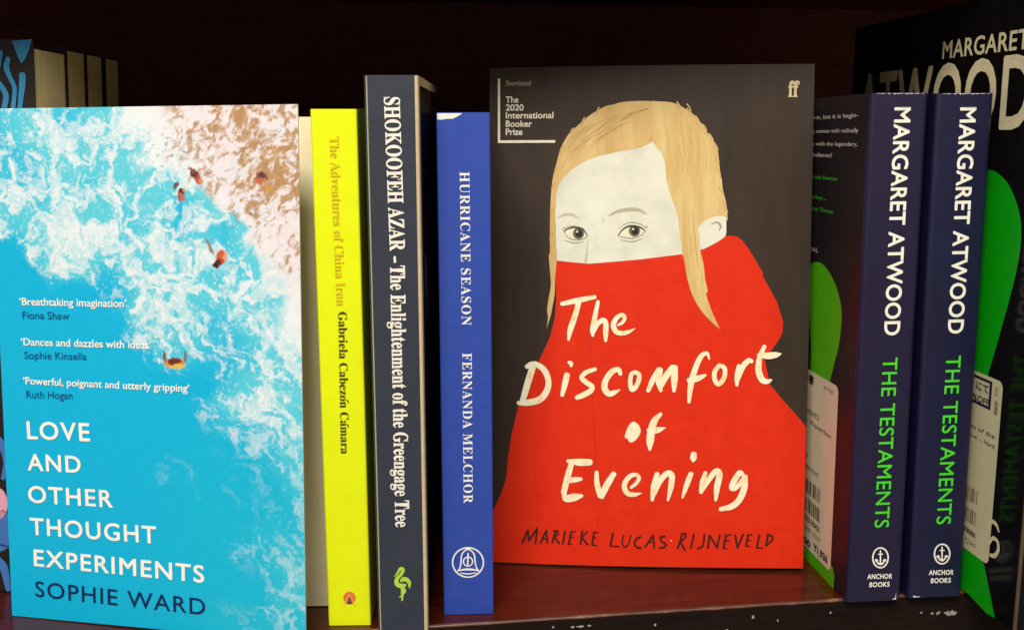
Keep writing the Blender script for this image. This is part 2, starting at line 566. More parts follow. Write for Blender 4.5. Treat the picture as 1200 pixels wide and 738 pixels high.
# the two matching navy paperbacks
def navy_card(name, c):
    t = NT(name)
    t.l(t.ramp(t.noise(60, 4), [(0.3, rgba(tuple(v * 0.93 for v in c))), (0.7, rgba(tuple(v * 1.07 for v in c)))]), t.b.inputs['Base Color'])
    t.bump(t.noise(1500, 2), 0.15, 0.00006)
    t.set(0.42, 0.45)
    return t.m

w, h, dT = 0.0230, 0.2043, 0.131
M = pose(0.1372, 0.4036, 5.2, 0.5, -0.4, w, h)
GRP_T = 'matching navy paperbacks with green spine lettering'
ta = thing('book', 'navy paperback with green title whose dark back cover shows, nearest the red cover', 'book', M, GRP_T)
NAVY = navy_card('navy_card', (29, 21, 53))
spine_book(ta, w, h, dT, NAVY, (215, 205, 180), r=0.0020)
fc = Face(M, 'front', 0, ta)
LETW = ink((250, 246, 228))
LETG = ink((78, 222, 40))
fc.text('author_name', 'MARGARET ATWOOD', (1048.5, 126), (1036.0, 393), (1066.6, 126), LETW, bold=0.020, space=1.04)
fc.text('title', 'THE TESTAMENTS', (1034.6, 419), (1024.6, 618), (1051.4, 419), LETG, bold=0.006, space=1.04)
cx, cy = 1031.5, 652.8
lgo = fc.strokes('publisher_logo', [([(cx + 9.0 * math.cos(a), cy + 11.6 * math.sin(a)) for a in np.linspace(0, 2 * math.pi, 25)], 1.7)], LETW, sub=2, cap=3)
fc.strokes('anchor_mark', [([(cx, cy - 8.2), (cx, cy + 7)], 1.6), ([(cx - 2.6, cy - 4.2), (cx + 2.6, cy - 4.2)], 1.2),
    ([(cx - 5.2, cy + 1.8), (cx - 3.6, cy + 5.4), (cx, cy + 7.6), (cx + 3.6, cy + 5.4), (cx + 5.2, cy + 1.8)], [1.0, 1.7, 2.2, 1.7, 1.0]),
    ([(cx - 6.4, cy + 4.2), (cx - 5.3, cy + 1.6), (cx - 2.9, cy + 3.2)], 1.0), ([(cx + 6.4, cy + 4.2), (cx + 5.3, cy + 1.6), (cx + 2.9, cy + 3.2)], 1.0)],
    LETW, sub=3, cap=3, parent=lgo)
fc.text('publisher_name', 'ANCHOR', (1016, 677.6), (1045, 677.0), (1016, 672.2), LETW, bold=0.03, space=1.1)
fc.text('publisher_name', 'BOOKS', (1018.3, 687.0), (1042, 686.4), (1018.3, 681.7), LETW, bold=0.03, space=1.1)
def worn_strip(face, x0, x1, z, amp, seed, n=26):
    random.seed(seed)
    top, bot = [], []
    for i in range(n + 1):
        x = x0 + (x1 - x0) * i / n
        top.append((x, z)); bot.append((x, z - amp * max(0.08, random.uniform(-0.4, 1.0))))
    P_ = top + bot
    return face.lay('worn_edge', [(P_, [(i, i + 1, n + 2 + i, n + 1 + i) for i in range(n)], 0.0001)], ink((206, 196, 190), 0.8))
worn_strip(fc, 0.0022, w - 0.0022, h - 0.0001, 0.0005, 3)
WORN = ink((222, 214, 204), 0.8)
shared = list(ta.children)
ta_M = M

M2 = pose(0.1639, 0.4076, 4.6, 0.3, -0.55, w, h)
tb = thing('book', 'navy paperback with green title pressed against the upright black hardback', 'book', M2, GRP_T)
def copy_tree(o, parent):
    c = o.copy()
    COL.objects.link(c)
    c.parent = parent
    for ch in o.children:
        copy_tree(ch, c)
for o in shared:
    copy_tree(o, tb)
NAVY2 = navy_card('navy_card', (21, 22, 55))
for o in tb.children:
    if o.name.startswith('cover'):
        o.material_slots[0].link = 'OBJECT'
        o.material_slots[0].material = NAVY2

fc.poly('worn_corner', [(w - 0.0021, 0.0003), (w - 0.0029, 0.0004), (w - 0.0036, 0.0003), (w - 0.0031, 0.0009), (w - 0.0025, 0.0010), (w - 0.0023, 0.0019), (w - 0.0021, 0.0034), (w - 0.00205, 0.0016)], WORN, 0.0001, px=False)
Face(M2, 'front', 0, tb).poly('worn_corner', [(0.0021, 0.0003), (0.0052, 0.0003), (0.0047, 0.0006), (0.0036, 0.0006), (0.0031, 0.0010), (0.0026, 0.0008), (0.0021, 0.0013)], WORN, 0.0001, px=False)

# back cover of the first navy book
fl = Face(ta_M, 'left', 0, ta)
bk = card('back_cover_print', (34, 25, 31), 0.45, 0.35, 0.12, 40)
fl.poly('back_cover', [(0.0026, 0.0002), (dT - 0.0003, 0.0002), (dT - 0.0003, h - 0.0002), (0.0026, h - 0.0002)], bk, 0.00006, px=False)
GREEN = card('green_print', (92, 190, 10), 0.35, 0.45, 0.04)
zc = Z(935, 260, 4.61)
fl.poly('green_figure', [zc(p) for p in [(20, 290), (45, 250), (75, 225), (105, 217), (135, 228), (170, 270), (205, 340), (228, 420), (238, 490), (234, 580), (220, 680), (205, 738), (190, 800), (165, 900), (150, 1000), (60, 1000), (72, 700), (66, 560), (60, 420), (40, 340)]], GREEN, 0.00012, smooth=4)
fl.poly('green_hem', [(925, 608), (945, 630), (976, 664), (978, 676), (977, 691.6), (973.5, 688.5), (960, 673.5), (945, 656.5), (925, 633)], GREEN, 0.00012)
for s, a, b, t_, c in [('an power, but it is begin-', (938, 139.6), (1006.4, 137.4), (938, 135.2), (222, 208, 196)), ('young women with radically', (943, 154.4), (1006.4, 155.2), (943, 150.0), (222, 208, 196)),
                       ('face-to-face with the legendary,', (930, 168.6), (1005.4, 171.4), (930, 164.5), (222, 208, 196)), ('she believes?', (943, 182.0), (975.6, 184.6), (943, 177.4), (222, 208, 196)),
                       ('Times Book Review', (936, 207), (982.3, 212.0), (936, 203), (70, 190, 40)), ('A display...', (938, 228.6), (969.3, 234.6), (938, 224.8), (70, 190, 40)),
                       ('Los Angeles Times', (931, 242.0), (976.6, 250.4), (931, 238.0), (70, 190, 40)), ('RIAL', (948.8, 292.4), (959.2, 296.0), (948.8, 287.8), (222, 208, 196))]:
    fl.text('blurb_line', s, a, b, t_, ink(c), 0.00018, bold=0.014)

# price sticker on the back cover: right (near) edge px (981,452) to (975,671), reaching back behind the red cover
def round_rect(y0, y1, z0, z1, r=0.003, n=5):
    pts = []
    for cx_, cz_, a0 in ((y1 - r, z1 - r, 0), (y0 + r, z1 - r, 90), (y0 + r, z0 + r, 180), (y1 - r, z0 + r, 270)):
        for k in range(n + 1):
            a = rad(a0 + 90 * k / n)
            pts.append((cx_ + r * math.cos(a), cz_ + r * math.sin(a)))
    return pts

STICK = card('sticker_paper', (238, 218, 188), 0.5, 0.35, 0.03)
INKB = ink((52, 42, 44))
INKG = ink((140, 122, 104))
p1 = fl.uv((981.5, 480)); p2 = fl.uv((974.5, 660))
ztop, zbot = fl.uv((976, 449))[1], fl.uv((972, 668.5))[1]
ynear = 0.5 * (p1[0] + p2[0])
st = fl.poly('price_sticker', round_rect(ynear, ynear + 0.052, zbot, ztop), STICK, 0.0002, px=False)
zs = Z(935, 420, 5.275)
fl.text('sticker_text', '洋書', zs((40, 140)), zs((101, 160)), zs((40, 100)), INKB, 0.00026, st, bold=0.02)
fl.text('sticker_text', '0019230', zs((163, 195)), zs((222, 222)), zs((163, 172)), INKG, 0.00026, st)
fl.text('sticker_text', 'TESTAMENTS', zs((-20, 310)), zs((132, 384)), zs((-20, 280)), INKB, 0.00026, st)
fl.text('sticker_text', 'Novel -- Paperbac', zs((-40, 340)), zs((212, 498)), zs((-40, 315)), INKB, 0.00026, st)
fl.text('sticker_text', '2F', zs((40, 605)), zs((64, 618)), zs((40, 575)), INKB, 0.00026, st)
fl.text('sticker_text', '9780525', zs((20, 690)), zs((130, 735)), zs((20, 665)), INKG, 0.00026, st, bold=0.01)
zq = Z(935, 550, 4.34)
def barcode(face, name, pa, pb, hgt, parent, mat, seed, e=0.00026, dens=26):
    random.seed(seed)
    a, b = face.uv(pa), face.uv(pb)
    polys = []
    x = 0.0
    while x < 1:
        bw = random.choice((0.5, 1, 1, 1.6)) / dens
        u0, u1 = a[0] + (b[0] - a[0]) * x, a[0] + (b[0] - a[0]) * min(1, x + bw)
        z = a[1]
        polys.append(([(u0, z), (u1, z), (u1, z - hgt), (u0, z - hgt)], [(0, 1, 2, 3)], e))
        x += bw + random.choice((0.5, 0.8, 1.2)) / dens
    return face.lay(name, polys, mat, parent)
barcode(fl, 'barcode', zq((20, 20)), zq((122, 60)), 0.0062, st, INKB, 1)
barcode(fl, 'barcode', zq((20, 115)), zq((116, 150)), 0.0062, st, INKB, 2)
fl.text('sticker_text', '9 780525 590453', zq((10, 262)), zq((112, 320)), zq((10, 236)), INKB, 0.00026, st, bold=0.02)
fl.text('sticker_text', '1920097 0259', zq((10, 310)), zq((114, 372)), zq((10, 288)), INKG, 0.00026, st)
fl.text('sticker_text', '00', zq((32, 375)), zq((66, 398)), zq((32, 345)), INKB, 0.00026, st, bold=0.03)
fl.text('sticker_text', 'Y1,936', zq((82, 420)), zq((153, 478)), zq((82, 385)), INKB, 0.00026, st, bold=0.04)

# ------------------------------------------------------------------ upright black hardback at the right, cover turned to the left
hD, dD, tD = 0.2420, 0.178, 0.034
MD = pose(0.1931, 0.3784, 5.4, 0, 0.0, tD, hD)
hb = thing('book', 'large glossy black hardback at far right with beige capitals and bright green figure', 'book', MD)
GLOSS = card('glossy_black_jacket', (20, 17, 18), 0.13, 0.12, 0.1, 30, bump=0.03)
out = [(0, 0), (0.0030, 0), (0.0030, dD), (0, dD)]
mesh_obj('cover', *merge(prism(out, 0, hD), box(0.0031, tD - 0.0031, 0.0004, 0.0030, 0, hD), box(tD - 0.003, tD, 0, dD, 0, hD), box(0.0031, tD - 0.0031, dD - 0.003, dD, 0, hD)), GLOSS, hb)
mesh_obj('pages', *box(0.0032, tD - 0.0032, 0.0034, dD - 0.0032, 0.003, hD - 0.003), page_mat('page_edges', (190, 165, 125), 0), hb)
mesh_obj('jacket_edge', *box(0.0002, 0.0016, -0.0006, -0.0001, 0.0005, hD - 0.0005), ink((84, 66, 50), 0.6), hb)
fd = Face(MD, 'left', 0, hb)
BEIGE = ink((234, 221, 182))
fd.text('author_name', 'MARGARET', (1104.7, 69.1), (1206, 56.6), (1104.7, 49.6), BEIGE, bold=0.016, space=1.05)
fd.text('author_name', 'ATWOOD', (1006, 152), (1207, 149.5), (1006, 90.5), BEIGE, bold=0.020, space=1.08)
GREEN2 = card('bright_green_print', (16, 176, 16), 0.3, 0.4, 0.03)
fd.poly('green_figure', [(1120, 225), (1138, 203), (1160, 199.5), (1172, 205), (1182, 216), (1190, 233), (1195, 250), (1197.2, 268), (1196, 292), (1191, 320), (1183, 352), (1174, 384), (1165, 416), (1158, 440), (1158, 460), (1150, 480), (1110, 480), (1115, 400), (1112, 300)], GREEN2, 0.00014, smooth=4)
zr = Z(1060, 560, 4.14)
fd.poly('green_hem', [zr(p) for p in [(230, 210), (320, 320), (388, 420), (412, 540), (440, 678), (400, 655), (310, 560), (275, 535), (200, 470)]], GREEN2, 0.00014)
fd.strokes('title', [([(405, 235), (425, 210), (448, 225), (460, 258)], [10, 20, 20, 12]), ([(410, 320), (432, 290), (455, 310), (457, 350), (440, 375), (418, 372)], [16, 19, 20, 22, 22, 16])], BEIGE, tf=zr)
p1, p2 = fd.uv((1174, 480)), fd.uv((1160, 640))
yn = 0.5 * (p1[0] + p2[0])
zt, zbm = fd.uv((1176, 448))[1], fd.uv((1157, 661))[1]
st2 = fd.poly('price_sticker', round_rect(yn, yn + 0.055, zbm, zt), card('sticker_paper', (222, 212, 170), 0.5, 0.35, 0.03), 0.0002, px=False)
zk = Z(1120, 420, 4.925)
NAVYINK = ink((36, 34, 66))
a, b = fd.uv(zk((216, 135))), fd.uv(zk((216, 305)))
y0, zt0, zb0, ww, bt = a[0], a[1], b[1], 0.030, 0.0011
fd.lay('sticker_frame', [([(y0, zt0), (y0 + ww, zt0), (y0 + ww, zt0 - bt), (y0, zt0 - bt)], [(0, 1, 2, 3)], 0.00026), ([(y0, zb0 + bt), (y0 + ww, zb0 + bt), (y0 + ww, zb0), (y0, zb0)], [(0, 1, 2, 3)], 0.00026),
                         ([(y0, zt0 - bt), (y0 + bt * 1.6, zt0 - bt), (y0 + bt * 1.6, zb0 + bt), (y0, zb0 + bt)], [(0, 1, 2, 3)], 0.00026), ([(y0 + ww - bt, zt0 - bt), (y0 + ww, zt0 - bt), (y0 + ww, zb0 + bt), (y0 + ww - bt, zb0 + bt)], [(0, 1, 2, 3)], 0.00026)], NAVYINK, st2)
fd.text('sticker_text', 'にて', zk((120, 186)), zk((193, 202)), zk((120, 148)), NAVYINK, 0.00026, st2, bold=0.02)
fd.text('sticker_text', '%OFF', zk((100, 252)), zk((194, 276)), zk((100, 216)), NAVYINK, 0.00026, st2, bold=0.018)
fd.text('sticker_text', 'ment of the', zk((40, 410)), zk((228, 466)), zk((40, 385)), INKB, 0.00026, st2)
fd.text('sticker_text', 'A Novel -- Hard', zk((30, 440)), zk((226, 522)), zk((30, 415)), INKB, 0.00026, st2)
fd.text('sticker_text', '001', zk((228, 215)), zk((246, 222)), zk((228, 160)), INKG, 0.00026, st2)
fd.text('sticker_text', '8260', zk((224, 318)), zk((243, 327)), zk((224, 240)), INKG, 0.00026, st2, bold=0.02)
barcode(fd, 'barcode', zr((290, 20)), zr((362, 38)), 0.0060, st2, INKG, 5, dens=18)
barcode(fd, 'barcode', zr((290, 125)), zr((356, 150)), 0.0060, st2, INKG, 6, dens=18)
fd.text('sticker_text', '97803855', zr((290, 262)), zr((346, 290)), zr((290, 240)), INKB, 0.00026, st2, bold=0.03)
fd.text('sticker_text', 'Y2,940', zr((295, 310)), zr((346, 340)), zr((295, 288)), INKG, 0.00026, st2)

# ------------------------------------------------------------------ red-jumper paperback, face out in the middle
w, h, tk = 0.1375, 0.2176, 0.024
MR = pose(-0.0092, 0.4443, -4.2, 5.0, -0.5, w, h)
rb = thing('book', 'face-out paperback showing a blonde child in a red jumper on grey brown, middle of shelf', 'book', MR)
def face_book(root, w, h, tk, cover_mat, page_c, th=0.0005, inset=0.0, bend=None):
    if bend:
        c = [(w * k / 32, bend(w * k / 32)) for k in range(33)] + [(w * k / 32, bend(w * k / 32) + th) for k in range(32, 0, -1)] + [(th, th), (th, tk - th), (w, tk - th), (w, tk), (0, tk)]
    else:
        c = [(0, 0), (w, 0), (w, th), (th, th), (th, tk - th), (w, tk - th), (w, tk), (0, tk)]
    cv = mesh_obj('cover', *prism(c, 0, h), cover_mat, root)
    pg = mesh_obj('pages', *box(th + 0.0001, w - 0.0006 - inset, th + 0.0001, tk - th - 0.0001, 0.0003 + inset, h - 0.0004 - inset), page_mat('page_edges', page_c, 1), root)
    return cv, pg
cov, _ = face_book(rb, w, h, tk, paint('grey_brown_painting', (50, 38, 29), (57, 44, 34), (64, 51, 40), 26, (3, 1, 0.5), 0.55), (225, 215, 195),
                   bend=lambda x: -0.0024 * math.sin(math.pi * max(0.0, min(1.0, x / 0.1375)) ** 0.8))
fc = Face(MR, 'front', 0, rb)
fc.bend, fc.width = (lambda x: -0.0024 * math.sin(math.pi * max(0.0, min(1.0, x / 0.1375)) ** 0.8)), w
cl = (w, h)
zf, z1, z2, z3 = Z(600, 180, 4), Z(560, 60, 2.9525), Z(560, 290, 3.0), Z(560, 470, 2.7525)
RED = paint('red_painting', (220, 42, 14), (225, 46, 15), (229, 51, 18), 150, (1, 1, 1), 0.42)
jumper = [zf(p) for p in [(205, 500), (280, 508), (360, 515), (450, 508), (600, 495), (800, 470), (885, 450), (940, 425), (1000, 385), (1030, 384), (1055, 390), (1080, 410), (1110, 450), (1140, 500), (1175, 560)]] + \
         [z2(p) for p in [(1000, 100), (1050, 190), (1072, 260), (1070, 300), (1055, 328), (1035, 355), (1006, 390), (1014, 425), (1026, 480), (1080, 545), (1130, 600)]] + \
         [(946, 500), (946, 672), (570, 664), (572, 600)] + [z3(p) for p in [(55, 340), (78, 290), (92, 245), (98, 180), (108, 110), (130, 20)]] + \
         [z2(p) for p in [(150, 530), (215, 395), (240, 345), (255, 310), (270, 250), (276, 180), (274, 100)]]
jm = fc.poly('painted_jumper', jumper, RED, 0.00008, clampw=cl)
SKIN = paint('pale_skin_painting', (214, 211, 190), (230, 227, 206), (238, 235, 216), 55, (1, 1, 1), 0.5)
fcp = fc.poly('painted_face', [z1(p) for p in [(606, 312), (560, 333), (480, 348), (400, 368), (340, 398), (292, 440), (272, 480), (268, 560), (270, 640), (274, 722)]] +
        [zf(p) for p in [(205, 500), (280, 508), (360, 515), (450, 508), (600, 495), (800, 470), (885, 450)]] + [z1(p) for p in [(790, 640), (760, 560), (700, 440), (640, 340)]], SKIN, 0.00013)
HAIR = paint('blonde_hair_painting', (206, 166, 102), (217, 181, 116), (227, 196, 132), 90, (1.4, 1, 0.35), 0.5)
HAIR2 = paint('light_hair_painting', (209, 171, 106), (220, 187, 120), (230, 204, 142), 110, (2.2, 1, 0.25), 0.5)
hr = fc.poly('painted_hair', [z1(p) for p in [(604, 176), (560, 175), (500, 179), (470, 187), (440, 194), (400, 216), (380, 230), (350, 256), (320, 282), (300, 312), (285, 342), (275, 380), (264, 420), (257, 460), (252, 520), (250, 600), (250, 690)]] +
        [z2(p) for p in [(250, 30), (254, 80), (257, 130), (250, 175), (244, 215), (247, 245), (242, 283), (256, 240), (262, 210), (270, 165), (273, 100), (278, 40)]] +
        [z1(p) for p in [(272, 690), (268, 600), (269, 530), (275, 480), (295, 440), (340, 400), (400, 370), (480, 350), (560, 335), (607, 312)]], HAIR, 0.00020, smooth=4)
fc.poly('painted_hair', [z1(p) for p in [(607, 312), (604, 176), (640, 177), (672, 181), (700, 192), (722, 206), (745, 222), (770, 250), (790, 280), (812, 312), (828, 345), (833, 390), (838, 430), (842, 445), (846, 480), (856, 520), (861, 560), (862, 585), (830, 572), (795, 585), (772, 605), (764, 640), (768, 690), (775, 738)]] +
        [z2(p) for p in [(784, 20), (793, 70), (797, 110), (806, 150), (801, 165), (818, 215), (835, 255), (850, 286), (822, 262), (796, 236), (770, 200), (750, 160), (735, 110), (728, 70), (722, 25)]] +
        [z1(p) for p in [(708, 720), (704, 680), (696, 620), (690, 570), (670, 510), (652, 450), (646, 390), (632, 350)]], HAIR2, 0.00023, smooth=4)
fc.poly('painted_ear', [zf(p) for p in [(872, 352), (900, 316), (948, 296), (985, 294), (1002, 302), (1002, 340), (999, 383), (970, 408), (940, 425), (890, 450), (878, 420), (876, 380)]], SKIN, 0.00028, smooth=3)
GREY = ink((170, 164, 138))
LGREY = ink((198, 192, 162))
DGREY = ink((70, 64, 52))
fc.strokes('ear_line', [([(930, 332), (958, 322), (976, 340), (968, 360)], [4, 9, 10, 4])], GREY, 0.00033, tf=zf)
hl = []
random.seed(9)
for k in range(26):
    x0 = random.uniform(300, 590); y0 = 190 + (600 - x0) ** 2 / 900.0 + random.uniform(5, 60)
    q = (600 - x0) / 300.0
    hl.append(([z1((x0 + 30, y0 - 8 * q)), z1((x0 - 20 - 20 * q, y0 + 40 * q + 10)), z1((x0 - 60 - 10 * q, y0 + 90 * q + 25))], [0.3, 0.7, 0.3]))
hl = [s for s in hl if all(p[0] > 652 for p in s[0])]
fc.strokes('hair_strand', hl, ink((207, 168, 107)), 0.00030, step=0.000002, cap=0)
hl2 = []
for k in range(22):
    x0 = random.uniform(640, 775); y0 = random.uniform(225, 330) + max(0, x0 - 720) * 0.9
    hl2.append(([z1((x0, y0)), z1((x0 + 16, y0 + 70)), z1((x0 + 8, y0 + 160))], [0.3, 0.8, 0.3]))
for k in range(8):
    x0 = random.uniform(706, 755); y0 = random.uniform(520, 600)
    hl2.append(([z1((x0, y0)), z1((x0 + 6, y0 + 90)), z1((x0 + 16, y0 + 190))], [0.3, 0.7, 0.3]))
fc.strokes('hair_strand', hl2, ink((213, 179, 114)), 0.00032, step=0.000002, cap=0)
wisp = []
for (x, y) in [(812, 312), (828, 345), (833, 390), (838, 430), (846, 480), (856, 520), (861, 556), (790, 280), (765, 245), (735, 214), (700, 192)]:
    for k in range(2):
        y1 = y + random.uniform(-14, 14)
        wisp.append(([z1((x - 14, y1 - 16)), z1((x - 3, y1)), z1((x + random.uniform(0, 3.5), y1 + random.uniform(12, 26)))], [1.6, 1.4, 0.3]))
for (x, y) in [(256, 470), (252, 560), (250, 640), (266, 415), (286, 340), (320, 282), (360, 245), (410, 210)]:
    wisp.append(([z1((x + 10, y - 14)), z1((x + 1, y + 2)), z1((x - random.uniform(-1, 2.5), y + random.uniform(14, 24)))], [1.6, 1.3, 0.3]))
fc.strokes('hair_wisp', wisp[:22], ink((214, 180, 114)), 0.00036, step=0.000003, cap=0)
fc.strokes('hair_wisp', wisp[22:], ink((206, 168, 106)), 0.00036, step=0.000003, cap=0)
# the painter's grey brush shading on forehead, nose and cheek
sh = []
for (x0, y0, dx, dy, wd) in [(368, 330, -6, 130, 60), (400, 390, -4, 90, 40), (235, 320, 90, -12, 60), (480, 305, 130, 4, 70), (300, 90, 180, -30, 80), (640, 420, 90, -14, 50)]:
    sh.append(([zf((x0, y0)), zf((x0 + dx * 0.5 + 3, y0 + dy * 0.5 - 3)), zf((x0 + dx, y0 + dy))], [wd * 0.08, wd * 0.22, wd * 0.05]))
fc.strokes('face_shading', sh, ink((229, 226, 205)), 0.000145, step=0.000002, cap=0)
# eyes
EYEW = ink((238, 230, 196))
fc.strokes('brow', [([(215, 300), (245, 287), (280, 286), (316, 304)], [4, 12, 14, 4])], LGREY, 0.0002, tf=zf)
fc.strokes('brow', [([(453, 292), (490, 273), (540, 263), (590, 264), (628, 282)], [4, 14, 17, 15, 4])], ink((186, 180, 152)), 0.0002, tf=zf)
for (al, ir, nm) in (([(244, 366), (262, 352), (296, 345), (332, 354), (354, 384), (332, 400), (294, 403), (262, 390)], (312, 374), 'l'),
                     ([(497, 383), (520, 354), (553, 339), (598, 345), (624, 362), (600, 384), (562, 396), (520, 391)], (573, 362), 'r')):
    ey = fc.poly('painted_eye', [zf(p) for p in al], EYEW, 0.00018, smooth=3)
    fc.poly('iris', [zf(p) for p in disc(ir, 26, 27)], ink((104, 98, 76)), 0.00022, ey)
    fc.poly('pupil', [zf(p) for p in disc((ir[0] + 2, ir[1]), 16, 17)], ink((34, 30, 26)), 0.00026, ey)
    fc.poly('eye_glint', [zf(p) for p in disc((ir[0] - 6, ir[1] - 8), 5, 5)], EYEW, 0.00030, ey)
    fc.strokes('eyelid', [([al[0], al[1], al[2], al[3], al[4]], [4, 6, 8, 7, 3])], DGREY, 0.00032, ey, tf=zf)
    fc.strokes('eyelid', [([al[0], al[7], al[6], al[5], al[4]], [2, 3, 4, 3, 3])], GREY, 0.00032, ey, tf=zf)
fc.strokes('eye_fold', [([(240, 350), (262, 343), (300, 336)], [2, 4, 2]), ([(500, 352), (545, 324), (600, 330), (632, 350)], [2, 5, 5, 2]), ([(245, 405), (290, 418), (335, 412)], [2, 5, 2]), ([(510, 404), (560, 412), (610, 398)], [2, 5, 2]),
                         ([(236, 352), (246, 362)], 3), ([(244, 346), (254, 356)], 3), ([(620, 345), (634, 340)], 3)], GREY, 0.0002, tf=zf)
fc.strokes('nose_line', [([(356, 400), (352, 450), (344, 512)], [3, 7, 9]), ([(425, 300), (428, 320)], [4, 6])], LGREY, 0.0002, tf=zf)

# award corner and publisher mark
AW = ink((244, 234, 208))
fc.strokes('award_bracket', [([(73.5, 96), (73.5, 318)], 8), ([(70, 314), (268, 314)], 9)], AW, tf=z1, cap=0)
for s, a, b, t_, bo in [('Shortlisted', (97, 121), (183, 121), (97, 104), 0.0), ('The', (97, 180), (141, 180), (97, 159), 0.02), ('2020', (97, 207), (159, 207), (97, 186), 0.02),
                        ('International', (97, 234), (262, 234), (97, 213), 0.02), ('Booker', (97, 263), (188, 263), (97, 242), 0.02), ('Prize', (97, 291), (155, 291), (97, 270), 0.02)]:
    fc.text('award_text', s, z1(a), z1(b), z1(t_), AW if bo else ink((200, 186, 160)), bold=bo)
fc.text('publisher_logo', 'ff', z1((1072, 159)), z1((1111, 159)), z1((1072, 104)), ink((214, 192, 146)), serif=True, bold=0.015)

fc.strokes('crease', [([(691, 372), (695, 470), (699, 560), (701, 655)], [0.5, 0.8, 0.8, 0.4])], ink((196, 36, 14)), 0.00012, cap=0)
fc.strokes('crease', [([(624, 470), (628, 560), (631, 650)], [0.3, 0.6, 0.4])], ink((205, 40, 16)), 0.00012, cap=0)

# brush lettering
t = NT('brush_white')
t.l(t.ramp(t.noise(420, 5, 0.7, (1, 1, 0.6)), [(0.32, rgba((246, 196, 128))), (0.46, rgba((252, 236, 190))), (0.62, rgba((252, 246, 220)))]), t.b.inputs['Base Color'])
t.set(0.5, 0.3)
BRUSH = t.m
zT, zD, zm, zo, zE, zn = Z(640, 335, 9.975), Z(600, 400, 7.5), Z(750, 400, 7.5), Z(720, 470, 12.3), Z(650, 525, 9.975), Z(760, 520, 8.783)
words = [
 (zT, [([(185, 205), (370, 165), (570, 125)], [48, 62, 45]), ([(385, 170), (340, 340), (285, 500), (262, 625)], [60, 64, 66, 25]),
       ([(605, 178), (575, 330), (545, 500), (545, 575)], [42, 55, 62, 30]), ([(550, 540), (600, 440), (660, 395), (695, 430), (695, 540), (695, 635)], [40, 52, 60, 60, 60, 32]),
       ([(840, 450), (890, 420), (915, 370), (890, 332), (830, 360), (785, 440), (810, 520), (880, 545), (960, 528), (1035, 490)], [28, 38, 44, 45, 52, 60, 60, 55, 42, 8])]),
 (zD, [([(132, 218), (165, 198), (205, 190)], [40, 45, 45]), ([(190, 200), (140, 360), (95, 520)], [55, 58, 50]), ([(205, 190), (280, 240), (320, 330), (310, 420), (250, 500), (150, 530), (60, 535)], [45, 52, 50, 54, 58, 56, 40]),
       ([(485, 285), (465, 370), (442, 465)], [50, 50, 34]), ([(500, 175), (520, 188), (520, 212)], [28, 36, 20]),
       ([(730, 235), (650, 265), (612, 310), (650, 350), (700, 385), (690, 425), (620, 465), (570, 485)], [34, 40, 40, 44, 45, 48, 48, 40]),
       ([(952, 280), (935, 240), (880, 255), (825, 330), (812, 400), (850, 450), (900, 438), (945, 416)], [30, 42, 48, 52, 54, 52, 40, 12]),
       ([(1085, 262), (1048, 280), (1036, 350), (1055, 415), (1100, 365), (1116, 290), (1085, 262)], [36, 38, 38, 42, 40, 38, 36])]),
 (zm, [([(68, 425), (110, 330), (165, 240)], [34, 48, 48]), ([(172, 240), (160, 340), (180, 425)], [50, 52, 28]), ([(175, 390), (230, 290), (285, 220)], [45, 55, 52]), ([(300, 220), (298, 330), (295, 428)], [55, 58, 28]),
       ([(604, 150), (582, 98), (525, 135), (468, 270), (438, 400), (426, 525)], [14, 32, 44, 50, 48, 28]), ([(425, 335), (500, 318), (570, 290)], [46, 52, 24]),
       ([(692, 205), (652, 260), (652, 330), (688, 368), (735, 310), (738, 230), (692, 205)], [38, 40, 40, 42, 40, 38, 38]),
       ([(865, 210), (850, 300), (846, 380)], [38, 48, 26]), ([(855, 320), (900, 215), (950, 165), (978, 172)], [42, 48, 46, 34]),
       ([(1090, 40), (1050, 130), (1036, 240), (1065, 328), (1110, 348), (1148, 335)], [34, 45, 54, 54, 44, 22]), ([(1030, 115), (1110, 122), (1190, 115), (1235, 105)], [20, 58, 50, 12])]),
 (zo, [([(665, 165), (575, 260), (530, 400), (510, 560), (505, 680)], [45, 90, 108, 104, 36]), ([(475, 395), (600, 400), (730, 365)], [40, 90, 10])]),
 (zE, [([(155, 135), (290, 148), (415, 148)], [40, 82, 72]), ([(200, 150), (150, 330), (108, 500)], [62, 70, 66]), ([(160, 362), (250, 350), (310, 342)], [60, 60, 40]), ([(110, 510), (135, 570), (230, 555), (318, 537)], [50, 78, 88, 40]),
       ([(490, 262), (495, 400), (535, 540)], [44, 60, 66]), ([(545, 548), (610, 410), (690, 280)], [62, 76, 60]),
       ([(890, 440), (950, 390), (982, 330), (945, 292), (870, 315), (812, 410), (842, 500), (920, 522), (1005, 505)], [34, 42, 44, 48, 54, 60, 60, 52, 14])]),
 (zn, [([(85, 292), (50, 430), (35, 560)], [48, 60, 34]), ([(50, 500), (110, 370), (190, 288), (235, 315), (225, 430), (195, 565)], [48, 58, 58, 60, 54, 22]),
       ([(432, 292), (390, 400), (345, 535)], [48, 54, 24]), ([(460, 90), (456, 140), (455, 172)], [58, 62, 14]),
       ([(580, 282), (550, 390), (535, 485)], [38, 58, 38]), ([(535, 470), (610, 360), (690, 268), (725, 305), (700, 430), (685, 565)], [48, 54, 58, 60, 62, 28]),
       ([(960, 300), (930, 290), (880, 360), (850, 440), (895, 440), (965, 360)], [44, 56, 60, 56, 46, 50]), ([(985, 325), (980, 440), (930, 560), (850, 630), (735, 658)], [58, 64, 64, 62, 44])]),
]
k = 0
for tf, ss in words:
    fc.strokes('title_brush', ss, BRUSH, 0.0003, tf=tf)
